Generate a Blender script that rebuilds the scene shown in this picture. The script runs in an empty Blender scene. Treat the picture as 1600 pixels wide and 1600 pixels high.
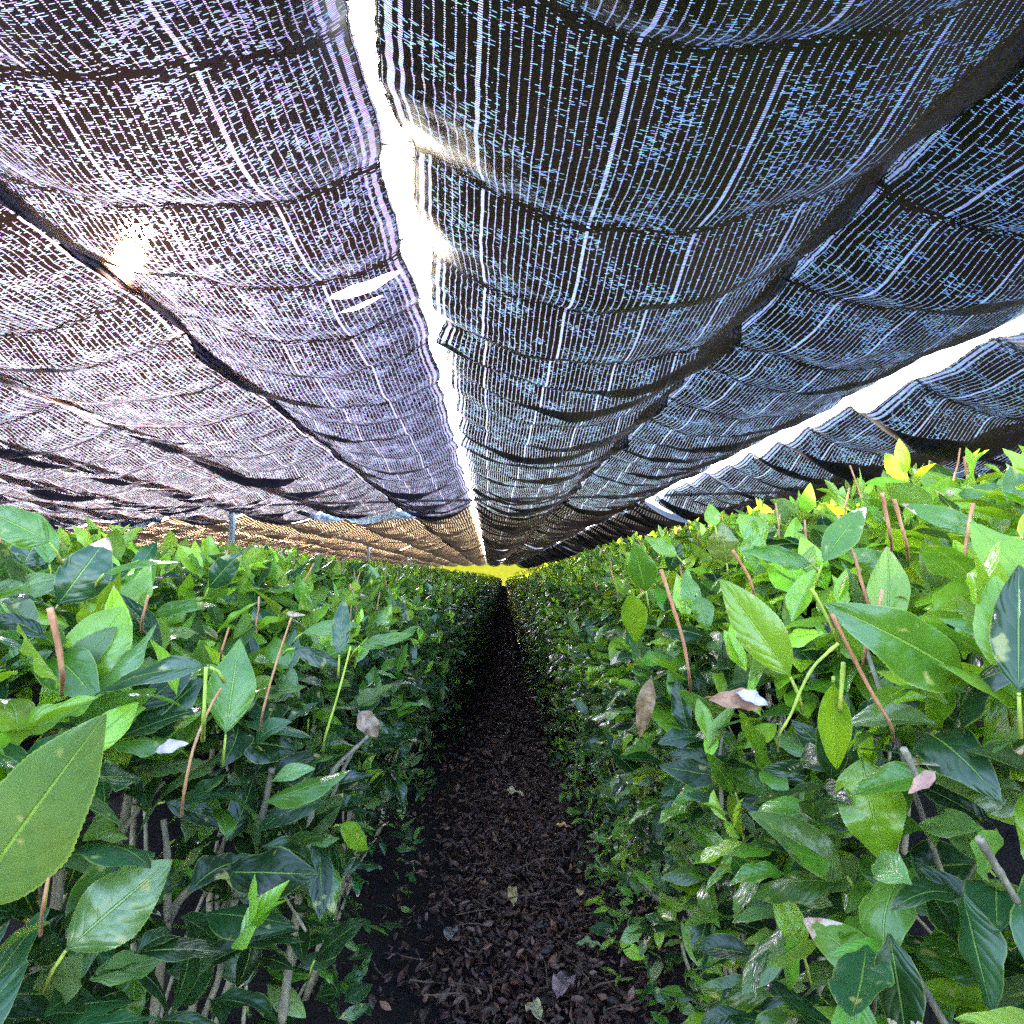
import bpy, math, random
import numpy as np
from mathutils import Vector, Matrix
random.seed(7); RNG = np.random.default_rng(11)
sc = bpy.context.scene
# ------------------------------------------------------------------ camera
F = 1040.0; ZC = 0.80; YAW = math.radians(-0.72); PITCH = math.radians(5.5)
cam = bpy.data.cameras.new("camera"); co = bpy.data.objects.new("camera", cam); sc.collection.objects.link(co)
cam.sensor_width = 36; cam.lens = 36*F/1600; cam.clip_start = 0.02; cam.clip_end = 2000
co.location = (0, 0, ZC); co.rotation_euler = (math.pi/2+PITCH, 0, YAW); sc.camera = co
CM = Matrix.Rotation(YAW, 3, 'Z') @ Matrix.Rotation(math.pi/2+PITCH, 3, 'X')
CAM = Vector((0, 0, ZC))
def P(px, py, d):
    return CAM + CM @ Vector(((px-800)/F*d, (800-py)/F*d, -d))
# ------------------------------------------------------------------ sky and sun
sd = (CM @ Vector(((212-800)/F, (800-366)/F, -1))).normalized()
EL = math.asin(sd.z); AZ = math.atan2(sd.x, sd.y)
w = bpy.data.worlds.new("World"); sc.world = w; w.use_nodes = True
nt = w.node_tree; nt.nodes.clear()
def N(nt, t, **k):
    n = nt.nodes.new(t)
    for a, b in k.items():
        if a == 'inp':
            for i, v in b.items(): n.inputs[i].default_value = v
        else: setattr(n, a, b)
    return n
sky = N(nt, 'ShaderNodeTexSky', sky_type='NISHITA', sun_disc=False, sun_elevation=EL, sun_rotation=AZ, dust_density=1.5)
bg = N(nt, 'ShaderNodeBackground', inp={1: 0.13})
nt.links.new(sky.outputs[0], bg.inputs[0])
# the visible disc of the sun and its aureole, fixed in the sky
tc = N(nt, 'ShaderNodeTexCoord'); dp = N(nt, 'ShaderNodeVectorMath', operation='DOT_PRODUCT'); dp.inputs[1].default_value = sd
nt.links.new(tc.outputs['Generated'], dp.inputs[0])
def M(nt, op, a, b=None, c=None):
    n = nt.nodes.new('ShaderNodeMath'); n.operation = op
    for i, v in enumerate((a, b, c)):
        if v is None: continue
        if isinstance(v, (int, float)): n.inputs[i].default_value = v
        else: nt.links.new(v, n.inputs[i])
    return n.outputs[0]
ang = M(nt, 'SUBTRACT', 1.0, dp.outputs['Value'])       # ~theta^2/2
disc = M(nt, 'MULTIPLY', M(nt, 'EXPONENT', M(nt, 'MULTIPLY', ang, -1.0/0.00003)), 4500.0)
halo = M(nt, 'MULTIPLY', M(nt, 'EXPONENT', M(nt, 'MULTIPLY', ang, -1.0/0.0012)), 3.0)
halo2 = M(nt, 'MULTIPLY', M(nt, 'EXPONENT', M(nt, 'MULTIPLY', ang, -1.0/0.05)), 0.06)
bg2 = N(nt, 'ShaderNodeBackground', inp={0: (1, .70, .42, 1)})
nt.links.new(M(nt, 'ADD', M(nt, 'ADD', disc, halo), halo2), bg2.inputs[1])
ad = N(nt, 'ShaderNodeAddShader'); out = N(nt, 'ShaderNodeOutputWorld')
nt.links.new(bg.outputs[0], ad.inputs[0]); nt.links.new(bg2.outputs[0], ad.inputs[1]); nt.links.new(ad.outputs[0], out.inputs[0])
sl = bpy.data.lights.new("sun", 'SUN'); sl.energy = 4.5; sl.angle = math.radians(0.55); sl.color = (1, .86, .66)
so = bpy.data.objects.new("sun", sl); sc.collection.objects.link(so)
so.rotation_euler = (-sd).to_track_quat('-Z', 'Y').to_euler(); so.location = (0, 0, 30)
sc.view_settings.view_transform = 'Standard'; sc.view_settings.look = 'None'; sc.view_settings.gamma = 1
sc.view_settings.exposure = 4.4
sc.cycles.use_denoising = False
sc.cycles.max_bounces = 7; sc.cycles.diffuse_bounces = 4; sc.cycles.glossy_bounces = 2
sc.cycles.transmission_bounces = 4; sc.cycles.transparent_max_bounces = 24
sc.cycles.caustics_reflective = False; sc.cycles.caustics_refractive = False
sc.cycles.sample_clamp_indirect = 6

# ------------------------------------------------------------------ helpers
def tag(o, label=None, cat=None, group=None, kind=None):
    if label: o['label'] = label
    if cat: o['category'] = cat
    if group: o['group'] = group
    if kind: o['kind'] = kind
    return o
def link(o, parent=None):
    sc.collection.objects.link(o)
    if parent: o.parent = parent
    return o
def empty(name, loc=(0, 0, 0), rz=0.0):
    o = bpy.data.objects.new(name, None); o.empty_display_size = 0.05
    o.location = loc; o.rotation_euler = (0, 0, rz); sc.collection.objects.link(o)
    bpy.context.view_layer.update()
    return o
class MB:
    """collects numpy geometry and links it as ONE mesh object"""
    def __init__(s): s.v = []; s.f = []; s.uv = []; s.c = []; s.n = 0; s.att = {}
    def add(s, v, f, uv=None, c=None, att=None):
        v = np.asarray(v, float).reshape(-1, 3); f = np.asarray(f, int)
        s.v.append(v); s.f.append(f + s.n); s.n += len(v)
        s.uv.append(np.zeros((len(v), 2)) if uv is None else np.asarray(uv, float).reshape(-1, 2))
        s.c.append(np.ones((len(v), 4))*.5 if c is None else np.asarray(c, float).reshape(-1, 4))
        for k, a in (att or {}).items(): s.att.setdefault(k, []).append(np.asarray(a, float).ravel())
    def build(s, name, mat, parent=None, origin=None, smooth=True, uvm=True, inv=None):
        me = bpy.data.meshes.new(name)
        v = np.concatenate(s.v); f = np.concatenate(s.f)
        if parent is not None:
            mi = np.array(parent.matrix_world.inverted()); v = v @ mi[:3, :3].T + mi[:3, 3]
        org = np.zeros(3)
        if parent is None:
            org = np.array(origin) if origin is not None else np.array([v[:, 0].mean(), v[:, 1].mean(), v[:, 2].min()])
            v = v - org
        k = f.shape[1]
        me.vertices.add(len(v)); me.vertices.foreach_set('co', v.astype(np.float32).ravel())
        me.loops.add(f.size); me.loops.foreach_set('vertex_index', f.astype(np.int32).ravel())
        me.polygons.add(len(f)); me.polygons.foreach_set('loop_start', (np.arange(len(f))*k).astype(np.int32))
        me.polygons.foreach_set('loop_total', np.full(len(f), k, np.int32))
        if uvm:
            ul = me.uv_layers.new(name='UVMap'); uv = np.concatenate(s.uv)
            ul.data.foreach_set('uv', uv[f.ravel()].astype(np.float32).ravel())
        ca = me.color_attributes.new('Col', 'FLOAT_COLOR', 'POINT')
        ca.data.foreach_set('color', np.concatenate(s.c).astype(np.float32).ravel())
        for kk, a in s.att.items():
            at = me.attributes.new(kk, 'FLOAT', 'POINT'); at.data.foreach_set('value', np.concatenate(a).astype(np.float32))
        me.polygons.foreach_set('use_smooth', np.full(len(f), smooth))
        me.materials.append(mat); me.update(); me.validate()
        o = bpy.data.objects.new(name, me); o.location = org
        return link(o, parent)
def nz(v): return v/np.maximum(np.linalg.norm(v, axis=-1, keepdims=True), 1e-9)
def tube_geo(pts, rad, seg=7, cap=True, rough=0.0, rng=RNG):
    pts = np.asarray(pts, float); n = len(pts); rad = np.broadcast_to(np.asarray(rad, float), (n,))
    T = nz(np.gradient(pts, axis=0)); ref = np.array([0.31, 0.17, 0.93]) if abs(T[0, 2]) < .8 else np.array([.9, .3, .1])
    A = nz(np.cross(T, ref)); B = np.cross(T, A)
    th = np.linspace(0, 2*math.pi, seg, endpoint=False)
    rr = rad[:, None]*(1+rough*rng.normal(size=(n, seg)))
    V = pts[:, None]+rr[..., None]*(np.cos(th)[None, :, None]*A[:, None]+np.sin(th)[None, :, None]*B[:, None])
    i, j = np.meshgrid(np.arange(n-1), np.arange(seg), indexing='ij'); j2 = (j+1) % seg
    f = np.stack([i*seg+j, i*seg+j2, (i+1)*seg+j2, (i+1)*seg+j], -1).reshape(-1, 4)
    V = V.reshape(-1, 3); u = np.tile(th/(2*math.pi), n); vv = np.repeat(np.linspace(0, 1, n), seg)
    if cap:
        V = np.vstack([V, pts[:1], pts[-1:]]); c0, c1 = n*seg, n*seg+1
        q = np.arange(0, seg-1, 1)
        e0 = [[c0, (a+1) % seg, a, a] for a in range(seg)]; e1 = [[c1, (n-1)*seg+a, (n-1)*seg+(a+1) % seg, (n-1)*seg+(a+1) % seg] for a in range(seg)]
        # degenerate quads become thin fans: use pairs instead
        f0 = [[c0, (a+2) % seg, (a+1) % seg, a] for a in range(0, seg-1, 2)] + ([[c0, 0, seg-1, seg-2]] if seg % 2 else [])
        f1 = [[c1, (n-1)*seg+a, (n-1)*seg+(a+1) % seg, (n-1)*seg+(a+2) % seg] for a in range(0, seg-1, 2)] + ([[c1, (n-1)*seg+seg-2, (n-1)*seg+seg-1, (n-1)*seg]] if seg % 2 else [])
        f = np.vstack([f, f0, f1]); u = np.append(u, [0, 0]); vv = np.append(vv, [0, 1])
    return V, f, np.stack([u, vv], 1)
def wig(p0, p1, n, amp, rng=RNG):
    t = np.linspace(0, 1, n)[:, None]; p = np.asarray(p0)*(1-t)+np.asarray(p1)*t
    k = np.cumsum(rng.normal(0, amp, (n, 3)), axis=0); k -= k[0]+(k[-1]-k[0])*t
    return p+k

# ------------------------------------------------------------------ materials
def mat(name):
    m = bpy.data.materials.new(name); m.use_nodes = True; m.node_tree.nodes.clear()
    o = m.node_tree.nodes.new('ShaderNodeOutputMaterial'); return m, m.node_tree, o
def noise(nt, vec, scale, detail=3, rough=.55):
    n = N(nt, 'ShaderNodeTexNoise', inp={'Scale': scale, 'Detail': detail, 'Roughness': rough})
    if vec is not None: nt.links.new(vec, n.inputs['Vector'])
    return n
def ramp(nt, fac, stops):
    r = N(nt, 'ShaderNodeValToRGB'); e = r.color_ramp.elements
    while len(e) < len(stops): e.new(.5)
    for q, (p, c) in zip(e, stops): q.position = p; q.color = (*c, 1)
    nt.links.new(fac, r.inputs[0]); return r.outputs[0]
def mixc(nt, fac, a, b, mode='MIX'):
    n = N(nt, 'ShaderNodeMix', data_type='RGBA', blend_type=mode)
    for i, v in ((0, fac), (6, a), (7, b)):
        if isinstance(v, (int, float)): n.inputs[i].default_value = v
        elif isinstance(v, tuple): n.inputs[i].default_value = (*v, 1)
        else: nt.links.new(v, n.inputs[i])
    return n.outputs[2]

def leaf_mat():
    m, nt, o = mat('tea_leaf')
    uv = N(nt, 'ShaderNodeUVMap', uv_map='UVMap'); sp = N(nt, 'ShaderNodeSeparateXYZ'); nt.links.new(uv.outputs[0], sp.inputs[0])
    x = M(nt, 'ABSOLUTE', M(nt, 'MULTIPLY', M(nt, 'SUBTRACT', sp.outputs[0], .5), 2.0)); t = sp.outputs[1]
    geo = N(nt, 'ShaderNodeNewGeometry')
    n1 = noise(nt, geo.outputs['Position'], 90, 3)
    n2 = noise(nt, geo.outputs['Position'], 28, 3)
    # side veins: curved chevrons running to the margin
    ph = M(nt, 'ADD', M(nt, 'SUBTRACT', M(nt, 'MULTIPLY', t, 7.0), M(nt, 'MULTIPLY', M(nt, 'POWER', x, 1.25), 2.0)), M(nt, 'MULTIPLY', n2.outputs[0], 1.6))
    fr = M(nt, 'ABSOLUTE', M(nt, 'SUBTRACT', M(nt, 'FRACT', ph), .5))   # 0.5 at vein
    vein = M(nt, 'SMOOTHSTEP', fr, .42, .5) if False else N(nt, 'ShaderNodeMapRange', interpolation_type='SMOOTHSTEP', inp={1: .43, 2: .5, 3: 0, 4: 1})
    nt.links.new(fr, vein.inputs[0]); vein = vein.outputs[0]
    rib = N(nt, 'ShaderNodeMapRange', interpolation_type='SMOOTHSTEP', inp={1: .06, 2: .02, 3: 0, 4: 1}); nt.links.new(x, rib.inputs[0]); rib = rib.outputs[0]
    at = N(nt, 'ShaderNodeAttribute', attribute_name='Col')
    base = mixc(nt, .55, at.outputs['Color'], ramp(nt, n2.outputs[0], [(.3, (.55, .6, .5)), (.5, (1, 1, 1)), (.72, (1.45, 1.3, 1.1))]), 'MULTIPLY')
    base = mixc(nt, M(nt, 'MULTIPLY', vein, .07), base, (.16, .30, .05))
    base = mixc(nt, M(nt, 'MULTIPLY', rib, .6), base, (.22, .36, .06))
    edge = N(nt, 'ShaderNodeMapRange', inp={1: .93, 2: 1.0, 3: 0, 4: .55}); nt.links.new(x, edge.inputs[0])
    base = mixc(nt, edge.outputs[0], base, (.28, .36, .06))
    # dry tips and blotches, one per leaf, where its alpha says so
    dry = M(nt, 'ADD', M(nt, 'MULTIPLY', at.outputs['Alpha'], 1.0), M(nt, 'MULTIPLY', M(nt, 'SUBTRACT', n1.outputs[0], .5), .5))
    dm = M(nt, 'GREATER_THAN', M(nt, 'ADD', t, M(nt, 'MULTIPLY', x, .12)), M(nt, 'SUBTRACT', 1.75, dry))
    n3 = noise(nt, geo.outputs['Position'], 55, 2)
    bl = N(nt, 'ShaderNodeMapRange', inp={1: .66, 2: .72, 3: 0, 4: .75}); nt.links.new(n3.outputs[0], bl.inputs[0])
    base = mixc(nt, bl.outputs[0], base, (.32, .30, .09))
    base = mixc(nt, dm, base, ramp(nt, n1.outputs[0], [(.35, (.25, .10, .04)), (.6, (.60, .45, .36))]))
    base2 = mixc(nt, geo.outputs['Backfacing'], base, mixc(nt, .45, base, (.17, .26, .09)))
    b = N(nt, 'ShaderNodeBsdfPrincipled')
    nt.links.new(base2, b.inputs['Base Color'])
    rg = M(nt, 'ADD', M(nt, 'MULTIPLY', n2.outputs[0], .25), M(nt, 'ADD', M(nt, 'MULTIPLY', geo.outputs['Backfacing'], .3), .16))
    nt.links.new(rg, b.inputs['Roughness']); b.inputs['Specular IOR Level'].default_value = .6
    hgt = M(nt, 'ADD', M(nt, 'MULTIPLY', M(nt, 'POWER', M(nt, 'MULTIPLY', fr, 2.0), 2.0), -.13), M(nt, 'ADD', M(nt, 'MULTIPLY', n2.outputs[0], .9), M(nt, 'MULTIPLY', n1.outputs[0], .18)))
    hgt = M(nt, 'SUBTRACT', hgt, M(nt, 'MULTIPLY', rib, .6))
    bp = N(nt, 'ShaderNodeBump', inp={'Strength': .85, 'Distance': .0018}); nt.links.new(hgt, bp.inputs['Height']); nt.links.new(bp.outputs[0], b.inputs['Normal'])
    tr = N(nt, 'ShaderNodeBsdfTranslucent'); nt.links.new(mixc(nt, 1.0, base, (2.4, 2.1, .7), 'MULTIPLY'), tr.inputs[0])
    mx = N(nt, 'ShaderNodeMixShader', inp={0: .32}); nt.links.new(b.outputs[0], mx.inputs[1]); nt.links.new(tr.outputs[0], mx.inputs[2])
    nt.links.new(mx.outputs[0], o.inputs[0]); return m
LEAF = leaf_mat()
def bark_mat(name, stops, sc_=60):
    m, nt, o = mat(name); tc = N(nt, 'ShaderNodeTexCoord'); mp = N(nt, 'ShaderNodeMapping', inp={'Scale': (1, 1, .25)})
    nt.links.new(tc.outputs['Object'], mp.inputs[0]); n = noise(nt, mp.outputs[0], sc_*4, 4, .65); n2 = noise(nt, tc.outputs['Object'], sc_, 3)
    f = M(nt, 'ADD', M(nt, 'MULTIPLY', n.outputs[0], .6), M(nt, 'MULTIPLY', n2.outputs[0], .4))
    b = N(nt, 'ShaderNodeBsdfPrincipled', inp={'Roughness': .8}); nt.links.new(ramp(nt, f, stops), b.inputs['Base Color'])
    bp = N(nt, 'ShaderNodeBump', inp={'Strength': .8, 'Distance': .002}); nt.links.new(f, bp.inputs['Height']); nt.links.new(bp.outputs[0], b.inputs['Normal'])
    nt.links.new(b.outputs[0], o.inputs[0]); return m
BARK = bark_mat('grey_bark', [(.3, (.10, .075, .055)), (.5, (.19, .155, .11)), (.68, (.30, .27, .18))])
CUT = bark_mat('orange_bark', [(.3, (.22, .075, .035)), (.5, (.42, .17, .08)), (.7, (.55, .32, .17))], 40)
GREENST = bark_mat('green_stem', [(.3, (.16, .22, .03)), (.6, (.42, .46, .06)), (.75, (.5, .42, .12))], 40)
def litter_mat():
    m, nt, o = mat('dry_leaf'); at = N(nt, 'ShaderNodeAttribute', attribute_name='Col'); geo = N(nt, 'ShaderNodeNewGeometry')
    n = noise(nt, geo.outputs['Position'], 120, 4); b = N(nt, 'ShaderNodeBsdfPrincipled', inp={'Roughness': .55, 'Specular IOR Level': .5})
    nt.links.new(mixc(nt, .8, at.outputs['Color'], ramp(nt, n.outputs[0], [(.3, (.35, .3, .3)), (.7, (1.5, 1.4, 1.3))]), 'MULTIPLY'), b.inputs['Base Color'])
    bp = N(nt, 'ShaderNodeBump', inp={'Strength': .8, 'Distance': .003}); nt.links.new(n.outputs[0], bp.inputs['Height']); nt.links.new(bp.outputs[0], b.inputs['Normal'])
    nt.links.new(b.outputs[0], o.inputs[0]); return m
DRY = litter_mat()
def soil_mat():
    m, nt, o = mat('dark_soil'); geo = N(nt, 'ShaderNodeNewGeometry')
    n = noise(nt, geo.outputs['Position'], 35, 6, .7); n2 = noise(nt, geo.outputs['Position'], 4, 4)
    b = N(nt, 'ShaderNodeBsdfPrincipled', inp={'Roughness': .95, 'Specular IOR Level': .2})
    c = ramp(nt, n.outputs[0], [(.3, (.010, .007, .007)), (.55, (.02, .012, .011)), (.75, (.05, .031, .026))])
    nt.links.new(mixc(nt, n2.outputs[0], c, (.022, .014, .016)), b.inputs['Base Color'])
    bp = N(nt, 'ShaderNodeBump', inp={'Strength': 1, 'Distance': .02}); nt.links.new(n.outputs[0], bp.inputs['Height']); nt.links.new(bp.outputs[0], b.inputs['Normal'])
    nt.links.new(b.outputs[0], o.inputs[0]); return m
SOIL = soil_mat()
def plain(name, col, rough=.5, metal=0, nscale=30, namp=.35, trans=0.0):
    m, nt, o = mat(name); tc = N(nt, 'ShaderNodeTexCoord'); n = noise(nt, tc.outputs['Object'], nscale, 4)
    b = N(nt, 'ShaderNodeBsdfPrincipled', inp={'Roughness': rough, 'Metallic': metal, 'Specular IOR Level': .5 if rough < .95 else 0})
    lo = tuple(c*(1-namp) for c in col); hi = tuple(min(1, c*(1+namp)) for c in col)
    c = ramp(nt, n.outputs[0], [(.3, lo), (.7, hi)]); nt.links.new(c, b.inputs['Base Color'])
    if trans:
        tr = N(nt, 'ShaderNodeBsdfTranslucent'); nt.links.new(c, tr.inputs[0]); mx = N(nt, 'ShaderNodeMixShader', inp={0: trans})
        nt.links.new(b.outputs[0], mx.inputs[1]); nt.links.new(tr.outputs[0], mx.inputs[2]); nt.links.new(mx.outputs[0], o.inputs[0])
    else: nt.links.new(b.outputs[0], o.inputs[0])
    return m
STEEL = plain('galvanised_steel', (.78, .82, .84), .5, 0, 60, .2)
WIRE = plain('dull_wire', (.10, .10, .11), .5, .3, 60, .2)
CORD = plain('tan_cord', (.50, .36, .16), .7, 0, 200, .3)
FILM = plain('blue_grey_film', (.40, .48, .62), .3, 0, 18, .7, .45)
FRINGE = plain('black_thread', (.022, .02, .026), .6, 0, 200, .3)
GRASS = plain('sunlit_grass', (.070, .075, .006), 1, 0, 3, .35, .35)

def cloth_mat(name, slit_odds, trcol, hole_tint=(.112, .122, .152), sc_=1.0):
    """black tape weave: rows of open ladders, wide open bands, missing wefts"""
    m, nt, o = mat(name)
    uv = N(nt, 'ShaderNodeUVMap', uv_map='UVMap'); sp = N(nt, 'ShaderNodeSeparateXYZ'); nt.links.new(uv.outputs[0], sp.inputs[0])
    u, v = sp.outputs[0], sp.outputs[1]
    jit = noise(nt, uv.outputs[0], 6, 2)
    uj = M(nt, 'ADD', u, M(nt, 'MULTIPLY', M(nt, 'SUBTRACT', jit.outputs[0], .5), .006))
    per = .0200*sc_; rung = .0046*sc_; wp_ = .0030*sc_
    cu = M(nt, 'DIVIDE', uj, per); fu = M(nt, 'FRACT', cu); iu = M(nt, 'FLOOR', cu)
    iv = M(nt, 'FLOOR', M(nt, 'DIVIDE', v, rung)); fv = M(nt, 'FRACT', M(nt, 'DIVIDE', v, rung))
    def white(a, b):
        c = N(nt, 'ShaderNodeCombineXYZ'); nt.links.new(a, c.inputs[0]); nt.links.new(b, c.inputs[1])
        wn = N(nt, 'ShaderNodeTexWhiteNoise', noise_dimensions='2D'); nt.links.new(c.outputs[0], wn.inputs['Vector']); return wn
    wA = white(iu, iv); spl = N(nt, 'ShaderNodeSeparateColor'); nt.links.new(wA.outputs[1], spl.inputs[0])
    # narrow ladder in every warp gap, its width changing rung by rung
    wid = M(nt, 'ADD', .03, M(nt, 'MULTIPLY', spl.outputs[0], .075))
    du = M(nt, 'ABSOLUTE', M(nt, 'SUBTRACT', fu, .5))
    lad = M(nt, 'MULTIPLY', M(nt, 'LESS_THAN', du, wid), M(nt, 'LESS_THAN', fv, .42))
    # wide open band
    fb = M(nt, 'ABSOLUTE', M(nt, 'SUBTRACT', M(nt, 'FRACT', M(nt, 'ADD', M(nt, 'DIVIDE', uj, per*14), .31)), .5))
    band = M(nt, 'MULTIPLY', M(nt, 'LESS_THAN', fb, .0145), M(nt, 'LESS_THAN', fv, .5))
    # missing wefts: short transverse slits, in patches
    pat = noise(nt, uv.outputs[0], 7, 3, .6)
    iv2 = M(nt, 'FLOOR', M(nt, 'DIVIDE', v, wp_)); fv2 = M(nt, 'FRACT', M(nt, 'DIVIDE', v, wp_))
    cu2 = M(nt, 'ADD', M(nt, 'MULTIPLY', cu, 2.1), M(nt, 'MULTIPLY', iv2, .37)); iu2 = M(nt, 'FLOOR', cu2)
    wB = white(iu2, iv2)
    thr = N(nt, 'ShaderNodeMapRange', inp={1: .46, 2: .66, 3: slit_odds[0], 4: slit_odds[1]}); nt.links.new(pat.outputs[0], thr.inputs[0])
    slit = M(nt, 'MULTIPLY', M(nt, 'LESS_THAN', wB.outputs[0], thr.outputs[0]), M(nt, 'LESS_THAN', fv2, .38))
    ed = N(nt, 'ShaderNodeAttribute', attribute_name='edge').outputs['Fac']
    eb = M(nt, 'MAXIMUM', M(nt, 'LESS_THAN', M(nt, 'ABSOLUTE', M(nt, 'SUBTRACT', ed, .024)), .007), M(nt, 'LESS_THAN', M(nt, 'ABSOLUTE', M(nt, 'SUBTRACT', ed, .046)), .004))
    eb = M(nt, 'MULTIPLY', eb, M(nt, 'LESS_THAN', fv, .45))
    hole = M(nt, 'MAXIMUM', M(nt, 'MAXIMUM', lad, M(nt, 'MAXIMUM', band, eb)), slit)
    fd = N(nt, 'ShaderNodeAttribute', attribute_name='fold_dark'); wC = white(iv, iu)
    hole = M(nt, 'MULTIPLY', hole, M(nt, 'GREATER_THAN', wC.outputs[0], fd.outputs['Fac']))
    ta = N(nt, 'ShaderNodeAttribute', attribute_name='tear')
    hole = M(nt, 'MAXIMUM', hole, M(nt, 'GREATER_THAN', ta.outputs['Fac'], .5))
    tn = noise(nt, uv.outputs[0], 2.2, 3); mpw = N(nt, 'ShaderNodeMapping', inp={'Scale': (60/sc_, 520/sc_, 1)}); nt.links.new(uv.outputs[0], mpw.inputs[0]); fine = noise(nt, mpw.outputs[0], 1.0, 3, .7)
    df = N(nt, 'ShaderNodeBsdfPrincipled', inp={'Roughness': .5, 'Base Color': (.022, .018, .02, 1), 'Specular IOR Level': .35})
    tr = N(nt, 'ShaderNodeBsdfTranslucent')
    tcol = mixc(nt, N0(nt, tn.outputs[0], .42, .62), tuple(c*.35 for c in trcol), trcol)
    tcol = mixc(nt, N0(nt, fine.outputs[0], .42, .68), tuple(c*.15 for c in trcol), mixc(nt, 1.0, tcol, (2.2, 2.2, 2.2), 'MULTIPLY'))
    nt.links.new(tcol, tr.inputs[0])
    ads = N(nt, 'ShaderNodeAddShader'); nt.links.new(df.outputs[0], ads.inputs[0]); nt.links.new(tr.outputs[0], ads.inputs[1])
    # light that slips forward between the tapes spreads round the sun
    rf = N(nt, 'ShaderNodeBsdfRefraction', inp={'Color': (.0009, .00050, .00036, 1), 'Roughness': .36, 'IOR': 1.015})
    ads2 = N(nt, 'ShaderNodeAddShader'); nt.links.new(ads.outputs[0], ads2.inputs[0]); nt.links.new(rf.outputs[0], ads2.inputs[1])
    tp = N(nt, 'ShaderNodeBsdfTransparent'); nt.links.new(mixc(nt, M(nt, 'GREATER_THAN', ta.outputs['Fac'], .5), mixc(nt, 1.0, hole_tint, mixc(nt, .38, (1, 1, 1), mixc(nt, 1.0, wB.outputs[1], (2.3, 2.1, 2.5), 'MULTIPLY')), 'MULTIPLY'), (1, 1, 1)), tp.inputs[0]); mx = N(nt, 'ShaderNodeMixShader')  # sky seen through the holes is dimmed and coloured by this tint
    nt.links.new(hole, mx.inputs[0]); nt.links.new(ads2.outputs[0], mx.inputs[1]); nt.links.new(tp.outputs[0], mx.inputs[2])
    nt.links.new(mx.outputs[0], o.inputs[0]); return m
def N0(nt, val, a, b):
    n = N(nt, 'ShaderNodeMapRange', inp={1: a, 2: b, 3: 0, 4: 1}); nt.links.new(val, n.inputs[0]); return n.outputs[0]
CLOTH_R = cloth_mat('shade_weave_dark', (.012, .30), (.0008, .0007, .0007))
CLOTH_R2 = cloth_mat('shade_weave_dark_coarse', (.012, .30), (.0010, .0008, .0006), (.112, .122, .152), 1.1)
CLOTH_F = cloth_mat('shade_weave_far_glow', (.004, .06), (.0050, .0040, .0032), (.16, .135, .11), 2.2)  # far-bay dimness and warm sun glow put into hole density and tan tint
CLOTH_FR = cloth_mat('shade_weave_far_dim', (.004, .04), (.0012, .0011, .0012), (.05, .05, .055), 2.0)  # dimmer light of the far right bays put into fewer, darker holes
CLOTH_L = cloth_mat('shade_weave_sunlit', (.12, .50), (.0005, .0006, .0016), (.058, .055, .092))  # sun scattered on this side put in as more slits and a lilac tint
CLOTH_L2 = cloth_mat('shade_weave_sunlit_coarse', (.12, .48), (.0005, .0006, .0014), (.060, .057, .088), 1.1)  # same sun-side brightness in slits and tint, for the outer strips

# ------------------------------------------------------------------ ground
def grid(xs, ys, zf):
    X, Y = np.meshgrid(xs, ys, indexing='ij'); Z = zf(X, Y); n, m_ = X.shape
    i, j = np.meshgrid(np.arange(n-1), np.arange(m_-1), indexing='ij')
    f = np.stack([i*m_+j, (i+1)*m_+j, (i+1)*m_+j+1, i*m_+j+1], -1).reshape(-1, 4)
    return np.stack([X, Y, Z], -1).reshape(-1, 3), f
def sn(x, y, s=0.0):
    return (np.sin(x*1.7+y*.9+s)+np.sin(-x*2.3+y*3.1+1.3+s*2)*.6+np.sin(x*5.1+y*4.3+2.1+s)*.35+np.sin(x*9.7-y*8.3+s*3)*.2)/2.15
xs = np.unique(np.concatenate([np.linspace(-400, -3, 30), np.linspace(-3, 3, 130), np.linspace(3, 400, 30)]))
ys = np.unique(np.concatenate([np.linspace(-60, -.5, 20), np.linspace(-.5, 5, 160), np.linspace(5, 70, 80), np.linspace(70, 900, 40)]))
g = MB(); v, f = grid(xs, ys, lambda X, Y: np.where(np.abs(X) < 3, sn(X*9, Y*9)*.010+sn(X*3, Y*3)*.012, 0)-.012)
g.add(v, f); tag(g.build('ground', SOIL, origin=(0, 0, 0)), kind='structure')

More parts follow.
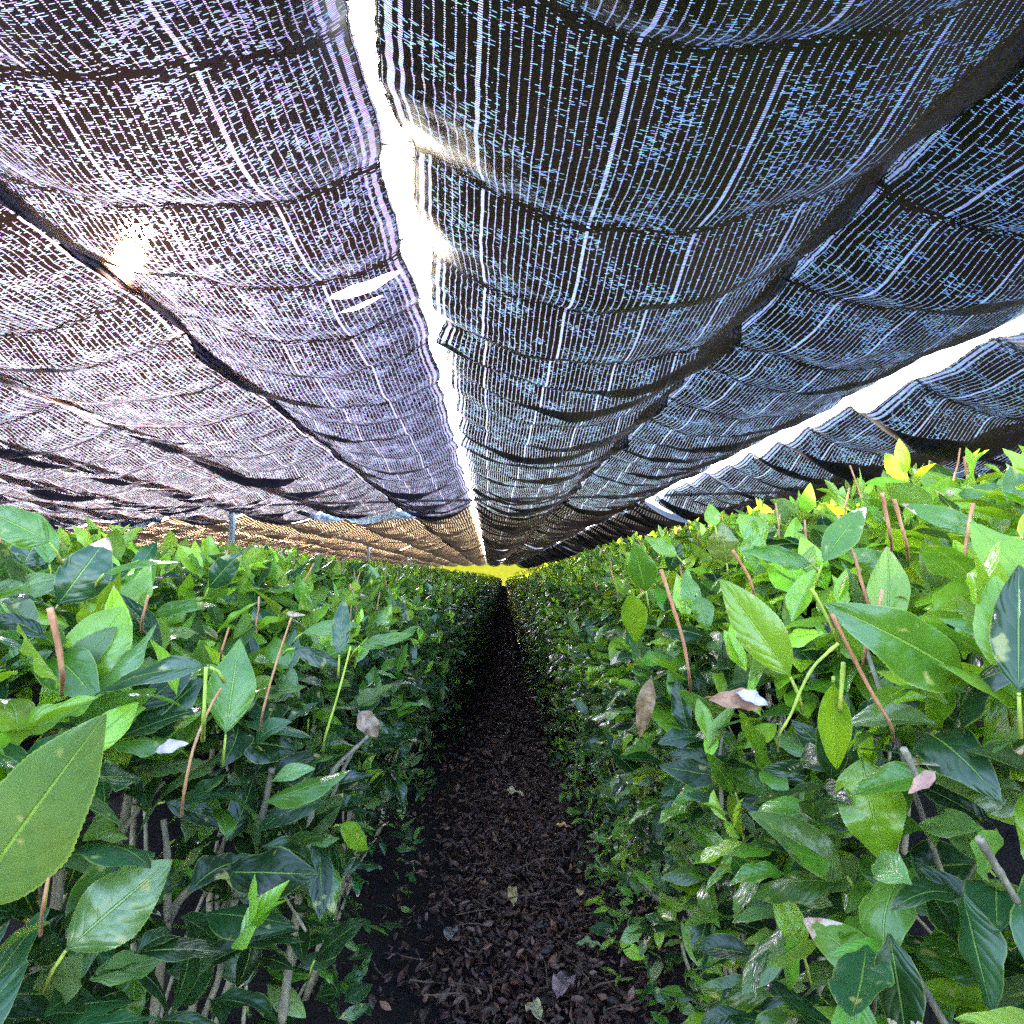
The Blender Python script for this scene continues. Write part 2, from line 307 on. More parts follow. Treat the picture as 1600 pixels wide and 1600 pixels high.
# ------------------------------------------------------------------ shade cloths
H = 1.15; CR = math.radians(1.2); cr, sr = math.cos(CR), math.sin(CR)
def can(x, y, z):  # canopy frame (H units lateral/long in metres) -> world
    return np.stack([x*cr-y*sr, x*sr+y*cr, z], -1)
BAY = 12.6
def beam_y(k, x):  # x in H
    return H*8.9+BAY*k-0.25*x*H
def strip(x0, x1, k, seed, m, sag, rip, fine, label, group, tears=()):
    rng = np.random.default_rng(seed)
    x0m, x1m = x0*H, x1*H; xc = (x0+x1)/2
    ya = .86 if k == 0 else beam_y(k-1, xc)+rng.uniform(.05, .2)  # first bay cut short overhead so open sky lights the leaves
    yb = beam_y(k, xc)-rng.uniform(.02, .08)
    nu = int(54*fine)+8; nv = int((yb-ya)/(.02/fine))
    s = np.linspace(0, 1, nu); y = np.linspace(ya, yb, nv); S, Y = np.meshgrid(s, y, indexing='ij')
    folds = [ya-.2]
    while folds[-1] < yb+.6: folds.append(folds[-1]+H*rng.uniform(.34, .62))
    folds = np.array(folds); amps = rng.uniform(.45, 1.5, len(folds))
    # fold lines wander a little from edge to edge
    wob = (rng.normal(size=3)*.05)[:, None, None]
    Yw = Y + wob[0]*np.sin(S*3+seed)+.035*np.sin(S*6.3+Y*1.9+seed)*1.0
    idx = np.clip(np.searchsorted(folds, Yw)-1, 0, len(folds)-2)
    fa, fb = folds[idx], folds[idx+1]; q = (Yw-fa)/(fb-fa)
    belly = (np.sqrt(np.sin(np.pi*q**1.2)**2+.03)-.173)*amps[idx]*(1+.38*np.sin(S*5.2+idx*2.4+seed))
    prof = 1-(2*S-1)**2
    z = ZC+H - sag*H*prof*(1+.12*np.sin(Y*.8+seed)) - rip*.98*H*belly*((.35 if x1 < 2.1 else .8)+.75*prof)
    wr = sn(S*5+Y*1.1, Y*2.7-S*3, seed)*.017+sn(S*14, Y*9+S*8, seed*2)*.0045+np.sin((Y+S*.5)*26+seed)*.003*sn(S*3, Y, seed+5)
    z = z+wr
    ew = sn(Y*2.2, Y*.7+seed, seed)*.012+rng.normal(0, .0018, Y.shape[1])[None]
    X = x0m+(x1m-x0m)*S + ew*(1-prof) - .03*H*belly*(2*S-1)*(1-prof)*-1.0
    if x0 == 2.13: X = X-.15*(1-S)*np.clip((Y-6)/5, 0, 1)
    # edge ends slump under the beam
    endq = np.clip((Y-(yb-.35))/.35, 0, 1); z = z - endq**2*.05
    dd = np.minimum(q*(fb-fa), (1-q)*(fb-fa))
    fold_dk = np.exp(-(dd/.016)**2)*.88 + np.clip((q-.85)/.15, 0, 1)*.12  # dark look of the creases put in here by closing holes
    tear = np.zeros_like(z)
    for (ts, ty, hs, hy, sl) in tears:
        e = 1-((S-ts)/hs)**2; tear = np.maximum(tear, np.clip(.5+(e*hy-np.abs(Y-ty-sl*(S-ts)))/.03, 0, 1)*(e > -.2))
    Vv = can(X, Y, z); i, j = np.meshgrid(np.arange(nu-1), np.arange(nv-1), indexing='ij')
    f = np.stack([i*nv+j, i*nv+j+1, (i+1)*nv+j+1, (i+1)*nv+j], -1).reshape(-1, 4)
    root = empty('shade_cloth', tuple(can(np.array(x0m), np.array(ya), np.array(ZC+H))), CR)
    tag(root, label, 'shade cloth', group)
    b = MB(); b.add(Vv, f, np.stack([S*(x1m-x0m)+seed*.113, Y], -1), None, {'fold_dark': np.clip(fold_dk, 0, 1), 'tear': tear, 'edge': np.minimum(S, 1-S)*(x1m-x0m)}); b.build('netting', m, root)
    # frayed selvedge threads on both long edges
    if k == 0:
        for side in (0, -1):
            fr = MB(); ne = int((yb-ya)/.006)
            yy = np.sort(rng.uniform(ya, yb, ne)); 
            px = np.interp(yy, y, X[side]); pz = np.interp(yy, y, z[side])
            out_ = -1 if side == 0 else 1; ln = rng.gamma(2, .0042, ne)*(1+.8*sn(yy*9, yy*4, seed))
            a = can(px-out_*.003, yy-.0022, pz); bb = can(px-out_*.003, yy+.0022, pz)
            c = can(px+out_*ln, yy+rng.normal(0, .006, ne), pz+rng.normal(-.002, .004, ne)); d = c+np.array([0, .0008, .0004])
            V4 = np.stack([a, bb, d, c], 1).reshape(-1, 3); fr.add(V4, np.arange(ne*4).reshape(-1, 4)); fr.build('frayed_edge', FRINGE, root)
            if abs(xc) < 3:
                hp = MB(); st = slice(0, nv, 2)
                V_, f_, u_ = tube_geo(can(X[side][st]-out_*.006, y[st], z[side][st]-.003), .0022, 5); hp.add(V_, f_, u_); hp.build('edge_cord', CORD if (xc > 0 and side == 0) else FRINGE, root)
    if k == 0 and abs(xc) < 2.6:
        for side in (0, -1):
            for fy in folds:
                if not (ya+.05 < fy < min(yb, 7)): continue
                px_ = np.interp(fy, y, X[side]); pz_ = np.interp(fy, y, z[side]); dx_ = -.014 if side == 0 else .014
                c = MB(); V_, f_, u_ = tube_geo([can(np.array(px_-dx_), np.array(fy), np.array(pz_)), can(np.array(px_-dx_*.3), np.array(fy+.004), np.array(pz_+.008)), can(np.array(px_+dx_), np.array(fy+.002), np.array(max(pz_+.006, ZC+H+.004)))], [.003, .0045, .002], 7)
                c.add(V_, f_, u_); c.build('clip', WIRE, root)
    return root
ORD = ['first', 'second', 'third', 'fourth', 'fifth', 'sixth', 'seventh', 'eighth', 'ninth', 'tenth', 'eleventh']
R = [(-.182, .98, .19, .055), (.95, 1.96, .125, .06), (2.13, 3.4, .22, .10), (3.4, 4.7, .19, .09), (4.75, 5.9, .19, .08), (5.9, 7.1, .19, .08), (7.1, 8.3, .19, .08), (8.3, 9.5, .19, .08)]
L = [(-1.27, -.268, .165, .05), (-2.45, -1.24, .17, .055), (-3.6, -2.42, .18, .06), (-4.8, -3.6, .18, .06), (-6.0, -4.8, .18, .06), (-7.2, -6.0, .18, .06), (-8.4, -7.2, .18, .06), (-9.6, -8.4, .18, .06), (-10.8, -9.6, .18, .06), (-12, -10.8, .18, .06), (-13.2, -12, .18, .06)]
for k in range(5):
    for i, (a, b_, sg, rp) in enumerate(R):
        if (k >= 3 and i > 3) or (k == 2 and i > 5): continue
        if k and i == 2: a = 1.985
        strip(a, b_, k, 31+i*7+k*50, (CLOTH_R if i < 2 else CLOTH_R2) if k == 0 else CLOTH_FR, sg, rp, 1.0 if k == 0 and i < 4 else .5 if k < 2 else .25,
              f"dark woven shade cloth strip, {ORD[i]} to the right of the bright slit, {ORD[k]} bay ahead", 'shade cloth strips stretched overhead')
    for i, (a, b_, sg, rp) in enumerate(L):
        if (k >= 3 and i > 7): continue
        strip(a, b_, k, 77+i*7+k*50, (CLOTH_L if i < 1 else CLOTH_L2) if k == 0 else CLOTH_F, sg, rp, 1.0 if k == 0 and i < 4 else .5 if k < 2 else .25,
              f"paler sun-side shade cloth strip, {ORD[i]} to the left of the bright slit, {ORD[k]} bay ahead", 'shade cloth strips stretched overhead',
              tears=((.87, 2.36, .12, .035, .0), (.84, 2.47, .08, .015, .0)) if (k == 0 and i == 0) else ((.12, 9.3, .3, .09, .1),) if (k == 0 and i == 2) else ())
# wires along the seams, beams, posts
YE = beam_y(4, 0)
for x, lab in ((-.225, 'thin dark wire running down the bright slit overhead'), (.965, 'thin wire above the seam first right of the bright slit'), (2.04, 'thin wire crossing the bright opening on the right'),
               (-1.26, 'thin wire above the seam first left of the bright slit'), (-2.435, 'thin wire above the second seam left of the bright slit'), (-3.6, 'thin wire above the third seam left of the bright slit, over the posts')):
    b = MB(); yy = np.linspace(-1.5, YE, 90); V_, f_, u_ = tube_geo(can(np.full(90, x*H), yy, ZC+H+.012-.012*np.sin(yy*np.pi/BAY)**2), .0016, 5); b.add(V_, f_, u_)
    tag(b.build('support_wire', WIRE), lab, 'wire', 'wires carrying the shade cloth')
for k in range(5):
    b = MB(); xx = np.linspace(-13, 9.4, 60); V_, f_, u_ = tube_geo(can(xx*H, beam_y(k, xx), np.full(60, ZC+H+.03)), .021, 8); b.add(V_, f_, u_)
    tag(b.build('cross_beam', STEEL), f'galvanised steel pipe across the rows at the end of the {ORD[k]} bay', 'beam', 'pipes crossing under the shade cloth')
def post(x, k, label, r=.045):
    p = can(np.array(x*H), np.array(beam_y(k, x)-.05), np.array(0.))
    root = empty('support_post', tuple(p)); tag(root, label, 'post', 'posts holding up the shade cloth')
    b = MB(); n = 14; zz = np.linspace(-.05, ZC+H+.01, n)
    # square tube with rounded corners and punched holes shown as dark plugs
    prof = np.array([(-1, -.8), (-.8, -1), (.8, -1), (1, -.8), (1, .8), (.8, 1), (-.8, 1), (-1, .8)])*r
    V = np.concatenate([np.column_stack([p[0]+prof[:, 0], p[1]+prof[:, 1], np.full(8, z)]) for z in zz])
    i, j = np.meshgrid(np.arange(n-1), np.arange(8), indexing='ij'); j2 = (j+1) % 8
    f = np.stack([i*8+j, i*8+j2, (i+1)*8+j2, (i+1)*8+j], -1).reshape(-1, 4)
    top = (n-1)*8+np.array([[0, 1, 2, 3], [0, 3, 4, 7], [4, 5, 6, 7]]); b.add(V, np.vstack([f, top])); b.build('pole', STEEL, root, smooth=False)
    c = MB(); V_, f_, u_ = tube_geo([(p[0]-.06, p[1], ZC+H-.03), (p[0]+.06, p[1], ZC+H-.03)], .03, 8); c.add(V_, f_, u_); c.build('clamp', STEEL, root)
    if k == 0:
        for z in (1.25, 1.5, 1.75):
            h = MB(); V_, f_, u_ = tube_geo([(p[0], p[1]-r-.003, z), (p[0], p[1]-r+.01, z)], .007, 8); h.add(V_, f_, u_); h.build('hole_plug', WIRE, root)
for k in range(5):
    post(-3.75, k, f'grey steel post rising from the tea on the left, {ORD[k]} nearest of its line')
    post(3.95, k, f'grey steel post rising behind the right hedge, {ORD[k]} nearest of its line')
def bundle(x0, x1, k, r, seed, label, drop=.1):
    rng = np.random.default_rng(seed); n = 60; t = np.linspace(0, 1, n); x = (x0+(x1-x0)*t)
    z = ZC+H-drop-.10*np.sin(t*np.pi)-.05*np.abs(np.sin(t*9+seed)); rr = r*(.35+.65*np.sin(np.pi*t)**.5)*(1+.2*np.sin(t*23+seed))
    P_ = can(x*H, beam_y(k, x)-.05, z); V_, f_, u_ = tube_geo(P_, rr, 14, True, .13, rng); b = MB(); b.add(V_, f_, u_)
    o = b.build('bundled_sheet', FILM); tag(o, label, 'plastic sheet'); return o
bundle(-2.75, -.75, 0, .062, 3, 'blue grey plastic sheet bunched under the beam left of the bright slit', .10)
bundle(-5.9, -4.9, 0, .055, 5, 'short pale plastic sheet bunched under the beam at the far left', .13)
for x_, l_, q_ in ((-2.05, .13, 'loose pale string hanging from the beam, farther left of the bright slit'), (-1.2, .10, 'short pale string hanging from the beam, nearer left of the bright slit'), (2.75, .26, 'pair of thin loose strings hanging down at the right before the dark far cloth')):
    b = MB(); p_ = can(np.array(x_*H), np.array(beam_y(0, x_)-.2), np.array(ZC+H-.05)); V_, f_, u_ = tube_geo(wig(p_, p_-np.array([.01, 0, l_]), 9, .004), .004, 5); b.add(V_, f_, u_)
    V_, f_, u_ = tube_geo(wig(p_, p_-np.array([-.03, 0, l_*.8]), 9, .004), .003, 5); b.add(V_, f_, u_); tag(b.build('hanging_string', CORD), q_, 'string')
bundle(3.9, 5.0, 0, .075, 8, 'grey plastic sheet bunched under the beam above the right hedge', .12)

# ------------------------------------------------------------------ leaves
def leaf_batch(B, D, Nn, Ln, Wd, bend, fold, ruf, col, nt_, ns, serr=False, rng=RNG):
    n = len(B); D = nz(D); Nn = nz(Nn-(Nn*D).sum(-1, keepdims=True)*D); S_ = np.cross(D, Nn)
    t = np.linspace(0, 1, nt_+1); s = np.linspace(-1, 1, 2*ns+1)
    pt = np.clip((t-.05)/.95, 0, 1); wp = (np.sin(np.pi*np.clip(pt, 0, 1)**.86)**.82)*(1-.22*pt); wp = wp/wp.max()
    wp = np.maximum(wp, np.where(t < .06, .06, .0)); wp[-1] = .01
    th = bend[:, None]*t[None]; dt = 1/nt_
    cx = np.concatenate([np.zeros((n, 1)), np.cumsum(np.cos((th[:, 1:]+th[:, :-1])/2)*dt, 1)], 1)*Ln[:, None]
    cz = -np.concatenate([np.zeros((n, 1)), np.cumsum(np.sin((th[:, 1:]+th[:, :-1])/2)*dt, 1)], 1)*Ln[:, None]
    W = Wd[:, None, None]*wp[None, :, None]
    sc_ = s[None, None]*np.ones((n, nt_+1, 1))
    if serr:
        saw = 1-.04*((t*30) % 1); W = W*np.where(np.abs(s)[None, None] > .99, saw[None, :, None], 1)
    phi = rng.uniform(0, 6.28, (n, 1, 1))
    lz = fold[:, None, None]*np.abs(sc_)*W - .28*sc_**2*W + ruf[:, None, None]*W*np.abs(sc_)**1.6*np.sin(t[None, :, None]*15+phi+(sc_ > 0)*1.7)
    lz = lz+ruf[:, None, None]*.07*W*np.sin(t[None, :, None]*52+phi)*np.abs(sc_)*(1-np.abs(sc_))*4*(1 if ns > 2 else 0)
    tw = rng.normal(0, .35, (n, 1, 1))*t[None, :, None]
    W = W*(1+rng.normal(0, .10, (n, 1, 1))*np.sign(sc_)+rng.normal(0, .06, (n, 1, 1))*np.sin(t[None, :, None]*7+phi))
    lx = sc_*W*np.cos(tw)*(1-.12*np.abs(fold[:, None, None])); lz = lz+sc_*W*np.sin(tw)
    ct, st_ = np.cos(th)[..., None], np.sin(th)[..., None]
    ax = cx[..., None]+lz*st_; az = cz[..., None]+lz*ct
    V = B[:, None, None]+ax[..., None]*D[:, None, None]+lx[..., None]*S_[:, None, None]+az[..., None]*Nn[:, None, None]
    m_ = 2*ns+1; i, j = np.meshgrid(np.arange(nt_), np.arange(m_-1), indexing='ij')
    f = np.stack([i*m_+j, (i+1)*m_+j, (i+1)*m_+j+1, i*m_+j+1], -1).reshape(-1, 4)
    # winding so that the upper face is the front
    f = f[:, ::-1]
    Fc = (f[None]+(np.arange(n)*(nt_+1)*m_)[:, None, None]).reshape(-1, 4)
    UV = np.broadcast_to(np.stack(np.meshgrid(t, s*.5+.5, indexing='ij')[::-1], -1)[None], (n, nt_+1, m_, 2))
    C = np.broadcast_to(col[:, None, None], (n, nt_+1, m_, 4))
    return V.reshape(-1, 3), Fc, UV.reshape(-1, 2), C.reshape(-1, 4)
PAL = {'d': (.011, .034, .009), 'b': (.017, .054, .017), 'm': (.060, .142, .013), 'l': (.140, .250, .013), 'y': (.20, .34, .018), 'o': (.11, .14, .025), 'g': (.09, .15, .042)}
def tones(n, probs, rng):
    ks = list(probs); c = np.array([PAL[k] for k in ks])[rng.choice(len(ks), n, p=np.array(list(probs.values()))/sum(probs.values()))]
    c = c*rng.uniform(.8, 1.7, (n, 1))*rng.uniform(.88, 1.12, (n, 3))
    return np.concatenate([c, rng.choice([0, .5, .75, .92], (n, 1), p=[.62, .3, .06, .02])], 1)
def dirs(az, el): return np.stack([np.cos(el)*np.cos(az), np.cos(el)*np.sin(az), np.sin(el)], -1)

PL = np.array([(.24, 0), (.26, .3), (.22, .55), (.30, .70), (.52, .80), (.92, .85), (1.32, .80), (1.52, .68), (1.56, .4), (1.56, 0)])
PR = np.array([(.23, 0), (.26, .3), (.23, .6), (.31, .77), (.52, .90), (1.0, 1.00), (1.45, .92), (1.62, .75), (1.65, .4), (1.65, 0)])
def prof_fn(Pf):
    seg = np.linalg.norm(np.diff(Pf, axis=0), axis=1); cum = np.concatenate([[0], np.cumsum(seg)])
    def fn(a):
        x = np.interp(a, cum, Pf[:, 0]); z = np.interp(a, cum, Pf[:, 1]); e = .04
        dx = np.interp(a+e, cum, Pf[:, 0])-np.interp(a-e, cum, Pf[:, 0]); dz = np.interp(a+e, cum, Pf[:, 1])-np.interp(a-e, cum, Pf[:, 1])
        nn = nz(np.stack([-dz, dx], -1)); return x, z, nn
    return fn, cum
def hedge_leaves(Pf, sgn, x_off, a0, a1, y0, y1, dens, size, nt_, ns, serr, rng, probs, keep_low=.5, depth=.14, zoff=0):
    fn, cum = prof_fn(Pf); A = (a1-a0)*(y1-y0); n = int(A*dens)
    a = rng.uniform(a0, a1, n); y = rng.uniform(y0, y1, n); x, z, nn = fn(a)
    keep = rng.uniform(size=n) < np.where(z < .5, keep_low+(1-keep_low)*np.clip((z-.1)/.4, 0, 1)**2, 1)
    a, y, x, z, nn = a[keep], y[keep], x[keep], z[keep], nn[keep]; n = len(a)
    bump = sn(y*5, a*6, sgn)*.03+sn(y*13, a*11, 3)*.015
    ins = -rng.uniform(0, 1, n)**1.4*depth+bump+.012
    x = x+nn[:, 0]*ins; z = z+nn[:, 1]*ins+zoff
    out_ = np.stack([nn[:, 0]*sgn, np.zeros(n), nn[:, 1]], -1)
    top = np.clip(nn[:, 1], 0, 1)
    az = rng.uniform(0, 6.28, n); el = rng.normal(.35, .45, n)
    D = nz(dirs(az, el)+out_*(.55+.5*(1-top))[:, None]+np.array([0, 0, -.45])*(1-top)[:, None]*rng.uniform(0, 1.6, (n, 1)))
    Nn = nz(np.array([0, 0, 1.0])+out_*.5+rng.normal(0, .38, (n, 3)))
    Ln = size*rng.uniform(.55, 1.2, n)*(1+.15*top)*(.62+.38*np.clip(z/.6, 0, 1))
    z = z+(np.interp(y, [0, 3, 8, 16, 60], [-.05, .02, -.05, -.18, -.23]) if sgn > 0 else np.interp(y, [0, 8, 20, 60], [0, 0, -.10, -.14]))*np.clip(z/.6, 0, 1)
    x = x-np.interp(y, [2, 6], [0, .055])*(x < .5)
    X = (x*sgn+x_off); B = np.stack([X, y, z], -1)-D*Ln[:, None]*.3
    mid = B+D*Ln[:, None]*.5; dist = np.linalg.norm(mid-np.array([0, 0, ZC]), axis=1)
    tip = B+D*Ln[:, None]
    ok = (dist > .50) & (np.abs(tip[:, 0]) > .10*np.clip(1, 0, 1)) & (B[:, 2] > 0.02)
    sel = lambda q: q[ok]
    B, D, Nn, Ln, top = sel(B), sel(D), sel(Nn), sel(Ln), sel(top); n = len(B)
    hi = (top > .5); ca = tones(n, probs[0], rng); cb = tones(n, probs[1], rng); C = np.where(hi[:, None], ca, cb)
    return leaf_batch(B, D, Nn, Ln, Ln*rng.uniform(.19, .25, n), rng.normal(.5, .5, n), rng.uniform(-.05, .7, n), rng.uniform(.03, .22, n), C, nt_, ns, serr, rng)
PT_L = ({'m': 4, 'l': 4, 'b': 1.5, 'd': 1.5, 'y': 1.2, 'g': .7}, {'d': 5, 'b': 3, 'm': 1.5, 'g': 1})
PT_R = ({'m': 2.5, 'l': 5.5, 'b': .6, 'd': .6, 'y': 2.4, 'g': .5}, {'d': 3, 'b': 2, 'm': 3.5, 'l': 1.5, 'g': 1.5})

def branch_geo(p0, p1, r0, r1, rng, n=9, amp=.006):
    pts = wig(p0, p1, n, amp, rng); return tube_geo(pts, np.linspace(r0, r1, n), 7, True, .07, rng)
def make_hedge(Pf, sgn, label, seed, PT, low, x_off=0.0, near=True, group=None, zoff=0.0):
    rng = np.random.default_rng(seed)
    xc = (Pf[:, 0].max()+Pf[:, 0].min())/2*sgn+x_off
    root = empty('tea_hedge', (xc, 0.0, 0)); tag(root, label, 'tea hedge', group)
    fn, cum = prof_fn(Pf); tot = cum[-1]; fo = MB()
    if near:
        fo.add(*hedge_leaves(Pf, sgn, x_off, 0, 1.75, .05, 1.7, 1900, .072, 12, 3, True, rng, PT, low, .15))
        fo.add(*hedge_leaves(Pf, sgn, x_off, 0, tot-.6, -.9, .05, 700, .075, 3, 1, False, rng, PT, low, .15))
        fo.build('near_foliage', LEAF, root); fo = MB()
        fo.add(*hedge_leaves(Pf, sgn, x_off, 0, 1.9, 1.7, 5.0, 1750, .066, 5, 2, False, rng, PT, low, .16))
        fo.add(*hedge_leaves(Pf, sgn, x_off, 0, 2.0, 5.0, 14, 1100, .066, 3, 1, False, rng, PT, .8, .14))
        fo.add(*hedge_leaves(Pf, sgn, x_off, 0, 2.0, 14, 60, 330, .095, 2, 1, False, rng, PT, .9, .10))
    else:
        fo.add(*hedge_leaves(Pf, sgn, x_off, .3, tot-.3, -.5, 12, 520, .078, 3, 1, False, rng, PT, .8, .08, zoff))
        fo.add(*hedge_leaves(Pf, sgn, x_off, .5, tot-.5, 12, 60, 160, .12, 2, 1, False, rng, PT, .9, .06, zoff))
    fo.build('foliage', LEAF, root)
    # dark shell added for the hedge's shaded inside (beyond the first metres it closes the view through)
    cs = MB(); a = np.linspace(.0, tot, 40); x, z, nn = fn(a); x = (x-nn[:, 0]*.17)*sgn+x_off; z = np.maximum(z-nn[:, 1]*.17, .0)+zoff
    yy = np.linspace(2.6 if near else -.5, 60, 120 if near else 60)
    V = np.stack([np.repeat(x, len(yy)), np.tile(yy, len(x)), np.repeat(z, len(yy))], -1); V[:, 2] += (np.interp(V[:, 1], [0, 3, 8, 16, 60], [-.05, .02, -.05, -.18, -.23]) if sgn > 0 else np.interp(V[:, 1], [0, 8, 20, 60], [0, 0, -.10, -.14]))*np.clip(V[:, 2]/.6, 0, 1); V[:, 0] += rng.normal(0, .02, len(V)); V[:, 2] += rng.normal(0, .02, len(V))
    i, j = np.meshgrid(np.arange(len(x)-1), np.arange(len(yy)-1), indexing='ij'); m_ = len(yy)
    cs.add(V, np.stack([i*m_+j, i*m_+j+1, (i+1)*m_+j+1, (i+1)*m_+j], -1).reshape(-1, 4)); cs.build('inner_shade_core', CORE_SHADE, root)
    if not near: return root
    # branches: individual near ones, the rest one mesh
    far = MB(); cnt = 0
    for y in np.concatenate([rng.uniform(.25, 2.8, 46), rng.uniform(2.8, 7, 150)]):
        a = rng.uniform(.35, 1.6) if rng.uniform() < .75 else rng.uniform(.1, .5); x, z, nn = fn(a)
        x1 = x-nn[0]*rng.uniform(.02, .07); z1 = z-nn[1]*rng.uniform(.02, .07)
        x0 = rng.uniform(.38, .8) if z > .5 else rng.uniform(.4, .6)
        x0 = .5*x0+.5*max(x1, .36)
        p0 = ((x0)*sgn+x_off, y+rng.normal(0, .10), -.02); p1 = (x1*sgn+x_off, y+rng.normal(0, .08), z1)
        if np.linalg.norm(np.array(p1)-np.array([0, 0, ZC])) < .3: continue
        r0 = rng.uniform(.003, .009)
        b = MB() if y < 2.8 else far
        V_, f_, u_ = branch_geo(p0, p1, r0, r0*.45, rng); b.add(V_, f_, u_)
        for q in range(2):
            s_ = rng.uniform(.35, .8); m0 = np.array(p0)*(1-s_)+np.array(p1)*s_
            m1 = m0+np.array([-sgn*rng.uniform(-.03, .09), rng.normal(0, .07), rng.uniform(.06, .2)])
            lx = .25; m1[0] = sgn*max(abs(m1[0]-x_off), lx)+x_off
            V_, f_, u_ = branch_geo(m0, m1, r0*.5, r0*.25, rng, 6, .004); b.add(V_, f_, u_)
        if y < 2.8 and cnt < 75: b.build('branch', BARK, root); cnt += 1
        elif y < 2.8: far.add(np.concatenate(b.v), np.concatenate(b.f))
    tag(far.build('branches', BARK, root), kind='stuff')
    # cut stems and fresh shoots on top
    k = 0; shoots = MB(); farc = MB()
    for y in np.concatenate([rng.uniform(.45, 2.6, 50), rng.uniform(2.6, 9, 110)]):
        a = rng.uniform(.75, 1.75); x, z, nn = fn(a); p = np.array([x*sgn+x_off, y, z-.03]); 
        if np.linalg.norm(p-np.array([0, 0, ZC])) < .4: continue
        d = np.array([rng.normal(0, .25), rng.normal(0, .25), 1]); q = p+nz(d)*rng.uniform(.05, .10)
        b = MB() if y < 2.6 else farc
        r = rng.uniform(.0012, .0022); V_, f_, u_ = tube_geo(wig(p, q, 5, .0015, rng), [r, r, r*.95, r*.9, r*.9], 7, True, .05, rng); b.add(V_, f_, u_)
        if y < 2.6: b.build('cut_stem', CUT, root)
    farc.build('distant_cut_stems', CUT, root).__setitem__('kind', 'stuff')
    for y in np.concatenate([rng.uniform(.5, 2.6, 46), rng.uniform(2.6, 9, 200), rng.uniform(9, 30, 300)]):
        a = rng.uniform(.45, 1.75); x, z, nn = fn(a); p = np.array([x*sgn+x_off, y, z])+np.array([nn[0]*sgn, 0, nn[1]])*rng.uniform(-.01, .02)
        if np.linalg.norm(p-np.array([0, 0, ZC])) < .42: continue
        b = MB() if y < 2.6 else shoots
        ax = nz(np.array([rng.normal(0, .3)+nn[0]*sgn*.4, rng.normal(0, .3), 1])); m_ = 4
        az = rng.uniform(0, 6.28, m_)+0; Dd = nz(dirs(az, np.full(m_, .6))+ax*np.array([1.6, 1.2, .8, .5])[:, None])
        Ln = np.array([.030, .038, .045, .035])*rng.uniform(.8, 1.25); B = p+ax*np.array([.03, .026, .016, .006])[:, None]
        col = tones(m_, {'y': 3, 'l': 1}, rng); col[:, 3] = 0
        b.add(*leaf_batch(B, Dd, nz(ax+rng.normal(0, .3, (m_, 3))), Ln, Ln*.19, rng.normal(.2, .3, m_), rng.uniform(.4, 1.2, m_), np.full(m_, .05), col, 6 if y < 2.6 else 2, 1, False, rng))
        if y < 2.6: b.build('young_shoot', LEAF, root)
    tag(shoots.build('distant_shoots', LEAF, root), kind='stuff')
    return root
DARKTWIG = bark_mat('dark_twig', [(.3, (.03, .018, .013)), (.5, (.07, .042, .03)), (.7, (.13, .09, .06))])
CORE_SHADE = bark_mat('hedge_core_shade', [(.3, (.008, .010, .006)), (.5, (.02, .028, .014)), (.7, (.05, .06, .03))], 12)  # shade of the hedge inside put into the core colour
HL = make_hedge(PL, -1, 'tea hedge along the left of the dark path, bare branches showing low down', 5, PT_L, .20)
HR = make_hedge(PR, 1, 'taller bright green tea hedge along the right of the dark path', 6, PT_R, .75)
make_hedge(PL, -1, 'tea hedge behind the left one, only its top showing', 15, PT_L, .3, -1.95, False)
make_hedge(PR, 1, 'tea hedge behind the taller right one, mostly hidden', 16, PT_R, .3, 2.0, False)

# foreground leaves, each a part of its hedge: base px, tip px, width px, tone, length m
HERO_L = [(80, 850, -25, 795, 62, 'm', .08), (30, 895, 70, 822, 55, 'b', .07), (78, 885, 58, 800, 34, 'm', .07), (88, 948, 168, 840, 72, 'b', .09), (-25, 935, 105, 902, 52, 'g', .09),
 (160, 898, 268, 868, 26, 'm', .08), (325, 920, 370, 866, 40, 'b', .07), (126, 1072, 190, 948, 98, 'l', .085), (328, 1040, 136, 1078, 64, 'b', .10), (352, 1152, 374, 1002, 66, 'm', .095),
 (212, 1162, 314, 1060, 72, 'b', .09), (165, 1168, 222, 1085, 56, 'd', .08), (-12, 1082, 90, 1000, 60, 'b', .08), (66, 1148, 178, 1096, 62, 'o', .09), (360, 1162, 464, 1172, 62, 'd', .085),
 (482, 1125, 492, 1072, 30, 'd', .055), (430, 1035, 468, 1090, 28, 'm', .06), (458, 1012, 537, 1042, 28, 'd', .07), (530, 1026, 537, 938, 30, 'b', .07), (428, 1008, 402, 948, 48, 'b', .07),
 (-60, 1430, 128, 1148, 150, 'g', .10), (98, 1490, 264, 1345, 105, 'g', .095), (10, 1620, 108, 1430, 120, 'd', .10), (74, 1378, 108, 1248, 20, 'y', .05), (254, 1252, 364, 1290, 36, 'd', .08),
 (272, 1312, 340, 1310, 36, 'd', .065), (138, 1198, 262, 1182, 52, 'g', .09), (276, 1572, 332, 1470, 64, 'b', .085), (386, 1545, 374, 1440, 64, 'b', .085), (500, 1345, 521, 1425, 46, 'm', .07),
 (530, 1288, 574, 1326, 38, 'l', .055), (490, 1502, 556, 1435, 42, 'b', .075), (440, 1238, 486, 1326, 48, 'd', .08), (60, 1010, 175, 1060, 50, 'd', .09), (238, 960, 330, 940, 34, 'm', .08),
 (470, 990, 560, 975, 26, 'm', .08), (395, 1210, 455, 1180, 34, 'd', .07), (100, 1400, 140, 1300, 52, 'd', .08), (10, 1350, 60, 1440, 60, 'd', .08), (180, 1600, 230, 1500, 60, 'd', .09), (560, 1010, 640, 990, 22, 'm', .07)]
